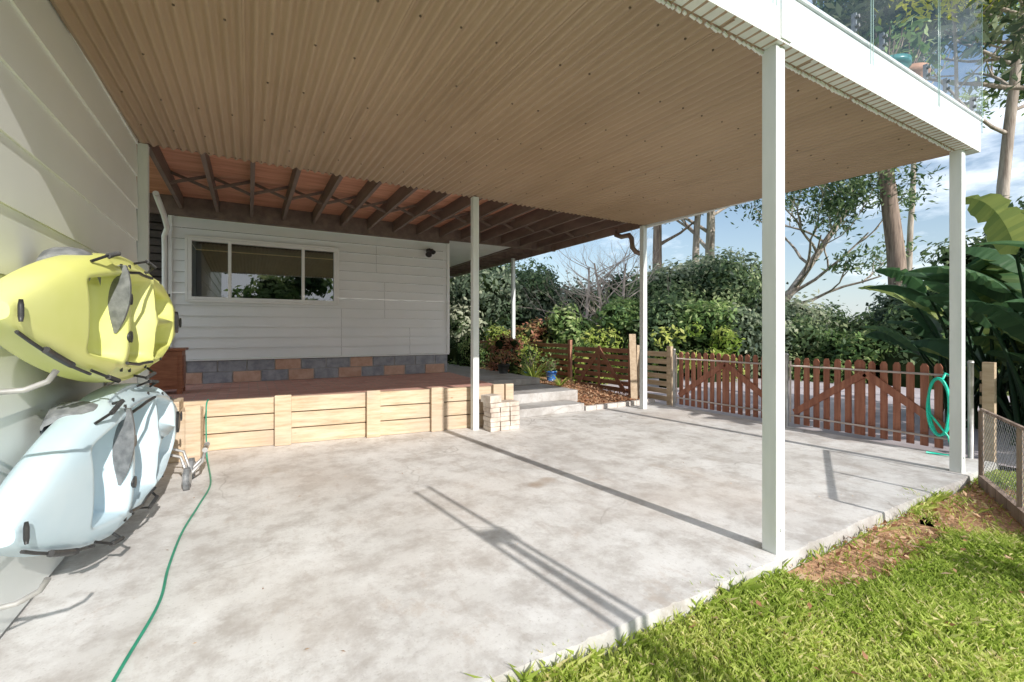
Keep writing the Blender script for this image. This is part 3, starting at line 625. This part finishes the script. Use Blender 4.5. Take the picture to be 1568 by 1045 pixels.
def strappy(name,x,y,z,n,L,w,mat,up=.9,seed=0):
    rr=random.Random(seed); V=[];F=[];T=[]
    for i in range(n):
        a=rr.uniform(0,6.283); el=rr.uniform(.4,1)*up; ln=L*rr.uniform(.6,1.1); p=Vector((x,y,z)); d=Vector((math.cos(a)*(1-el)+.0,math.sin(a)*(1-el),el+.25)).normalized(); side=Vector((-math.sin(a),math.cos(a),0)); t=rr.random()
        n0=len(V)
        for j in range(8):
            q=j/7; ww=w*math.sin(math.pi*min(.98,q*.9+.1)); V+= [tuple(p-side*ww),tuple(p+side*ww)]
            p=p+d*ln/7; d=(d+Vector((math.cos(a)*.16,math.sin(a)*.16,-.16*q*1.6))).normalized()
        for j in range(7): F.append((n0+2*j,n0+2*j+1,n0+2*j+3,n0+2*j+2)); T.append(t)
    me=bpy.data.meshes.new(name); me.from_pydata(V,[],F); a_=me.attributes.new('tint','FLOAT','FACE'); a_.data.foreach_set('value',T); me.materials.append(mat)
    o=bpy.data.objects.new(name,me); S.collection.objects.link(o); return o
strappy('strappy_plant',5.35,8.3,.15,60,.8,.015,L_lime,.75,3); strappy('strappy_plant',5.75,7.9,.12,40,.45,.014,L_lime,.6,4)
pot('blue_pot',6.0,8.6,.16,.13,.24,M_blue,120,.25); pot('blue_pot',5.5,8.75,.14,.16,.26,M_blue,200,.5,L_mid); pot('dark_pot',4.75,8.6,.4,.13,.2,M_black,140,.3,L_red)
for be,r,sd_ in ((41.2,15.6,12),(38.8,16,22),(43.4,16,31)):
    x,y=at(be,r); tree('bare_tree',(x,y,-.1),3.7,.10,first=.25,nbr=20,blen=1.9,bark=M_twig,nl=0,curv=.3,seed=sd_,fork=3)
def T(be,r,h,r0,**kw):
    x,y=at(be,r); tree(kw.pop('name','gum_tree'),(x,y,-.1),h,r0,**kw)
T(70.4,21,17,.32,first=.62,nbr=9,blen=4,bark=M_bark2,seed=3,nl=60,lsize=.14,clr=.8)
T(53.3,27,14,.34,lean=(.02,-.03),first=.38,nbr=9,blen=5.5,seed=5,nl=55,lsize=.14,clr=.9)
T(52.2,25,13,.24,lean=(-.03,.02),first=.45,nbr=8,blen=4,seed=6,nl=50,lsize=.14,clr=.9)
T(47.6,24,13,.32,first=.4,nbr=8,blen=4,bark=M_bark2,seed=8,nl=70,lsize=.14,clr=.9)
T(57,23,8.5,.24,name='spreading_gum_tree',lean=(.35,-.35),first=.3,nbr=11,blen=4.4,seed=9,nl=50,lsize=.12,clr=.7,curv=.5,leafmat_=L_dark)
T(77.0,18,16,.17,lean=(.02,.0),first=.40,nbr=16,blen=3.8,seed=10,nl=110,lsize=.14,clr=.85,leafmat_=L_dark)
T(79.5,15,14,.16,lean=(-.03,.03),first=.3,nbr=14,blen=3.2,seed=14,nl=100,lsize=.13,clr=.8)
T(70.9,30,20,.16,first=.5,nbr=12,blen=5,seed=15,nl=60,lsize=.15,clr=.9,leafmat_=L_mid)
T(74.75,12,9.5,.05,name='yellow_leaf_tree',lean=(-.03,.03),first=.6,nbr=14,blen=2.8,seed=19,nl=110,lsize=.09,clr=.6,leafmat_=L_yel)
def strel(name,x,y,n,seed,h=1.7):
    rr=random.Random(seed); e=empty(name); k=MB(); V=[];F=[];T=[]
    for i in range(n):
        a=rr.uniform(0,6.283); tilt=rr.uniform(.05,.45); ph=h*rr.uniform(.3,1.0); bx=x+rr.uniform(-.35,.35); by=y+rr.uniform(-.35,.35)
        p=Vector((bx,by,-.05)); d=Vector((math.cos(a)*tilt,math.sin(a)*tilt,1)).normalized(); pts=[p.copy()]
        for j in range(6): p=p+d*ph/6; d=(d+Vector((math.cos(a)*.04,math.sin(a)*.04,-.01))).normalized(); pts.append(p.copy())
        k.tube(pts,[.035,.032,.028,.024,.02,.016,.014],6)
        L=rr.uniform(.8,1.25); w=rr.uniform(.15,.23); side=Vector((-math.sin(a),math.cos(a),0)); side=(side+Vector((0,0,rr.uniform(-.8,.8)))).normalized(); t=rr.uniform(0,1); N=22
        rowl=[];rowr=[];rowc=[]
        for j in range(N):
            q=j/(N-1); ww=w*(math.sin(math.pi*q**.75)**.6 if 0<q<1 else 0.0)
            nrm=side.cross(d).normalized(); jag=rr.uniform(.85,1.03) if rr.random()>.12 else .55
            rowc.append(p.copy()); rowl.append(p-side*ww*jag+nrm*ww*.35); rowr.append(p+side*ww*jag+nrm*ww*.35)
            p=p+d*L/N; d=(d+Vector((math.cos(a)*.05,math.sin(a)*.05,-.02-.07*q))).normalized()
        for A_,Bq in ((rowl,rowc),(rowc,rowr)):
            for j in range(N-1):
                n0=len(V); V.extend([tuple(A_[j]),tuple(Bq[j]),tuple(Bq[j+1]),tuple(A_[j+1])]); F.append((n0,n0+1,n0+2,n0+3)); T.append(min(1,max(0,t+rr.uniform(-.12,.12))))
    k.done('stalks',[L_ban],e)
    me=bpy.data.meshes.new('leaves'); me.from_pydata(V,[],F); a_=me.attributes.new('tint','FLOAT','FACE'); a_.data.foreach_set('value',T); me.materials.append(L_ban)
    o=bpy.data.objects.new('leaves',me); S.collection.objects.link(o); o.parent=e
strel('strelitzia_clump',7.9,1.35,42,1,2.3); strel('strelitzia_clump',8.7,2.2,34,2,2.0); strel('strelitzia_clump',7.7,.7,36,3,2.2); strel('strelitzia_clump',9.8,2.6,20,5,1.7)
bush('undergrowth_bush',8.6,1.2,3,2.4,1.3,L_dark,14,130,.07,-.1); bush('undergrowth_bush',7.2,-.2,1.6,2.4,1.1,L_dark,10,130,.06,-.1)
bush('shade_shrub',4.45,-1.5,1.7,.9,1.45,L_mid,14,110,.09,-.1,False)
for i,(x,y,h) in enumerate(((-14,-27,8),(-5,-29,9),(3,-27,7),(11,-28,9),(20,-26,8),(-24,-26,9))):
    bush('garden_tree',x,y,9,6,h,L_mid,18,9,.32,-.1)
k=MB(); rr=random.Random(3); P=[[],[]]
for i in range(60):
    b_=30+i*1.2; x,y=at(b_,260); P[0].append((x,y,-3)); P[1].append((x,y,5+4*math.sin(i*.21)+rr.uniform(-.4,.4)))
k.grid(P); k.done('distant_hills',[pm('hill_haze',(.12,.18,.18),(.17,.23,.23),.05,1,0)])
# ------------------------------------------------------------ light, world, camera
el=R(27); dv_=Vector((-.115,1,-math.tan(el)*math.sqrt(1+.115**2))).normalized()
sd=bpy.data.lights.new('sun','SUN'); sd.energy=5; sd.angle=R(.5); sd.color=(1,.955,.89); so=bpy.data.objects.new('sun',sd); S.collection.objects.link(so); so.rotation_euler=dv_.to_track_quat('-Z','Y').to_euler()
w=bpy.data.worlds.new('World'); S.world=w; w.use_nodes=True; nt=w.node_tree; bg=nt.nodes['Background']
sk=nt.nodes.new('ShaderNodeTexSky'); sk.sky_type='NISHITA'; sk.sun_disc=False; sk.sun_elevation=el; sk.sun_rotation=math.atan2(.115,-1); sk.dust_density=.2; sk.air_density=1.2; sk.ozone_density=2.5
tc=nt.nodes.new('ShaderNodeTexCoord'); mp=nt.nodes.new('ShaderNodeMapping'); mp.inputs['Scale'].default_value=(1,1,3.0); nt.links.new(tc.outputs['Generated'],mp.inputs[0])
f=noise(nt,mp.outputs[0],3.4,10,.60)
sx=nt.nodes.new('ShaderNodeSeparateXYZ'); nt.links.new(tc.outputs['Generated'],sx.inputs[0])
# extra cloud cover added behind the camera, out of view, for fill light
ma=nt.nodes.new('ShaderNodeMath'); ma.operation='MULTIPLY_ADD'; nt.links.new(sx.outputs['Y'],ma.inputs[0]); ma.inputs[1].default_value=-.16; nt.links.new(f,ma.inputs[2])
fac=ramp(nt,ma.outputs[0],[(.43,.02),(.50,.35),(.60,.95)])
# pale blue haze close to the horizon
hz=ramp(nt,sx.outputs['Z'],[(.0,.75),(.10,.40),(.30,0.)])
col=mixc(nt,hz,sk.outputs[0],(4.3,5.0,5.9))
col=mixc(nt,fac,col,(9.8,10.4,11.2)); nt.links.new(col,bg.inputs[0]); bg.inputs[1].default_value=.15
cd=bpy.data.cameras.new('camera'); co=bpy.data.objects.new('camera',cd); S.collection.objects.link(co); co.location=(0,0,1.3); co.rotation_euler=(R(90),0,R(-30))
cd.lens=16.03; cd.sensor_width=36; cd.shift_y=-.0092; cd.clip_start=.05; cd.clip_end=3000; S.camera=co
S.view_settings.view_transform='Standard'; S.view_settings.look='None'; S.view_settings.exposure=0
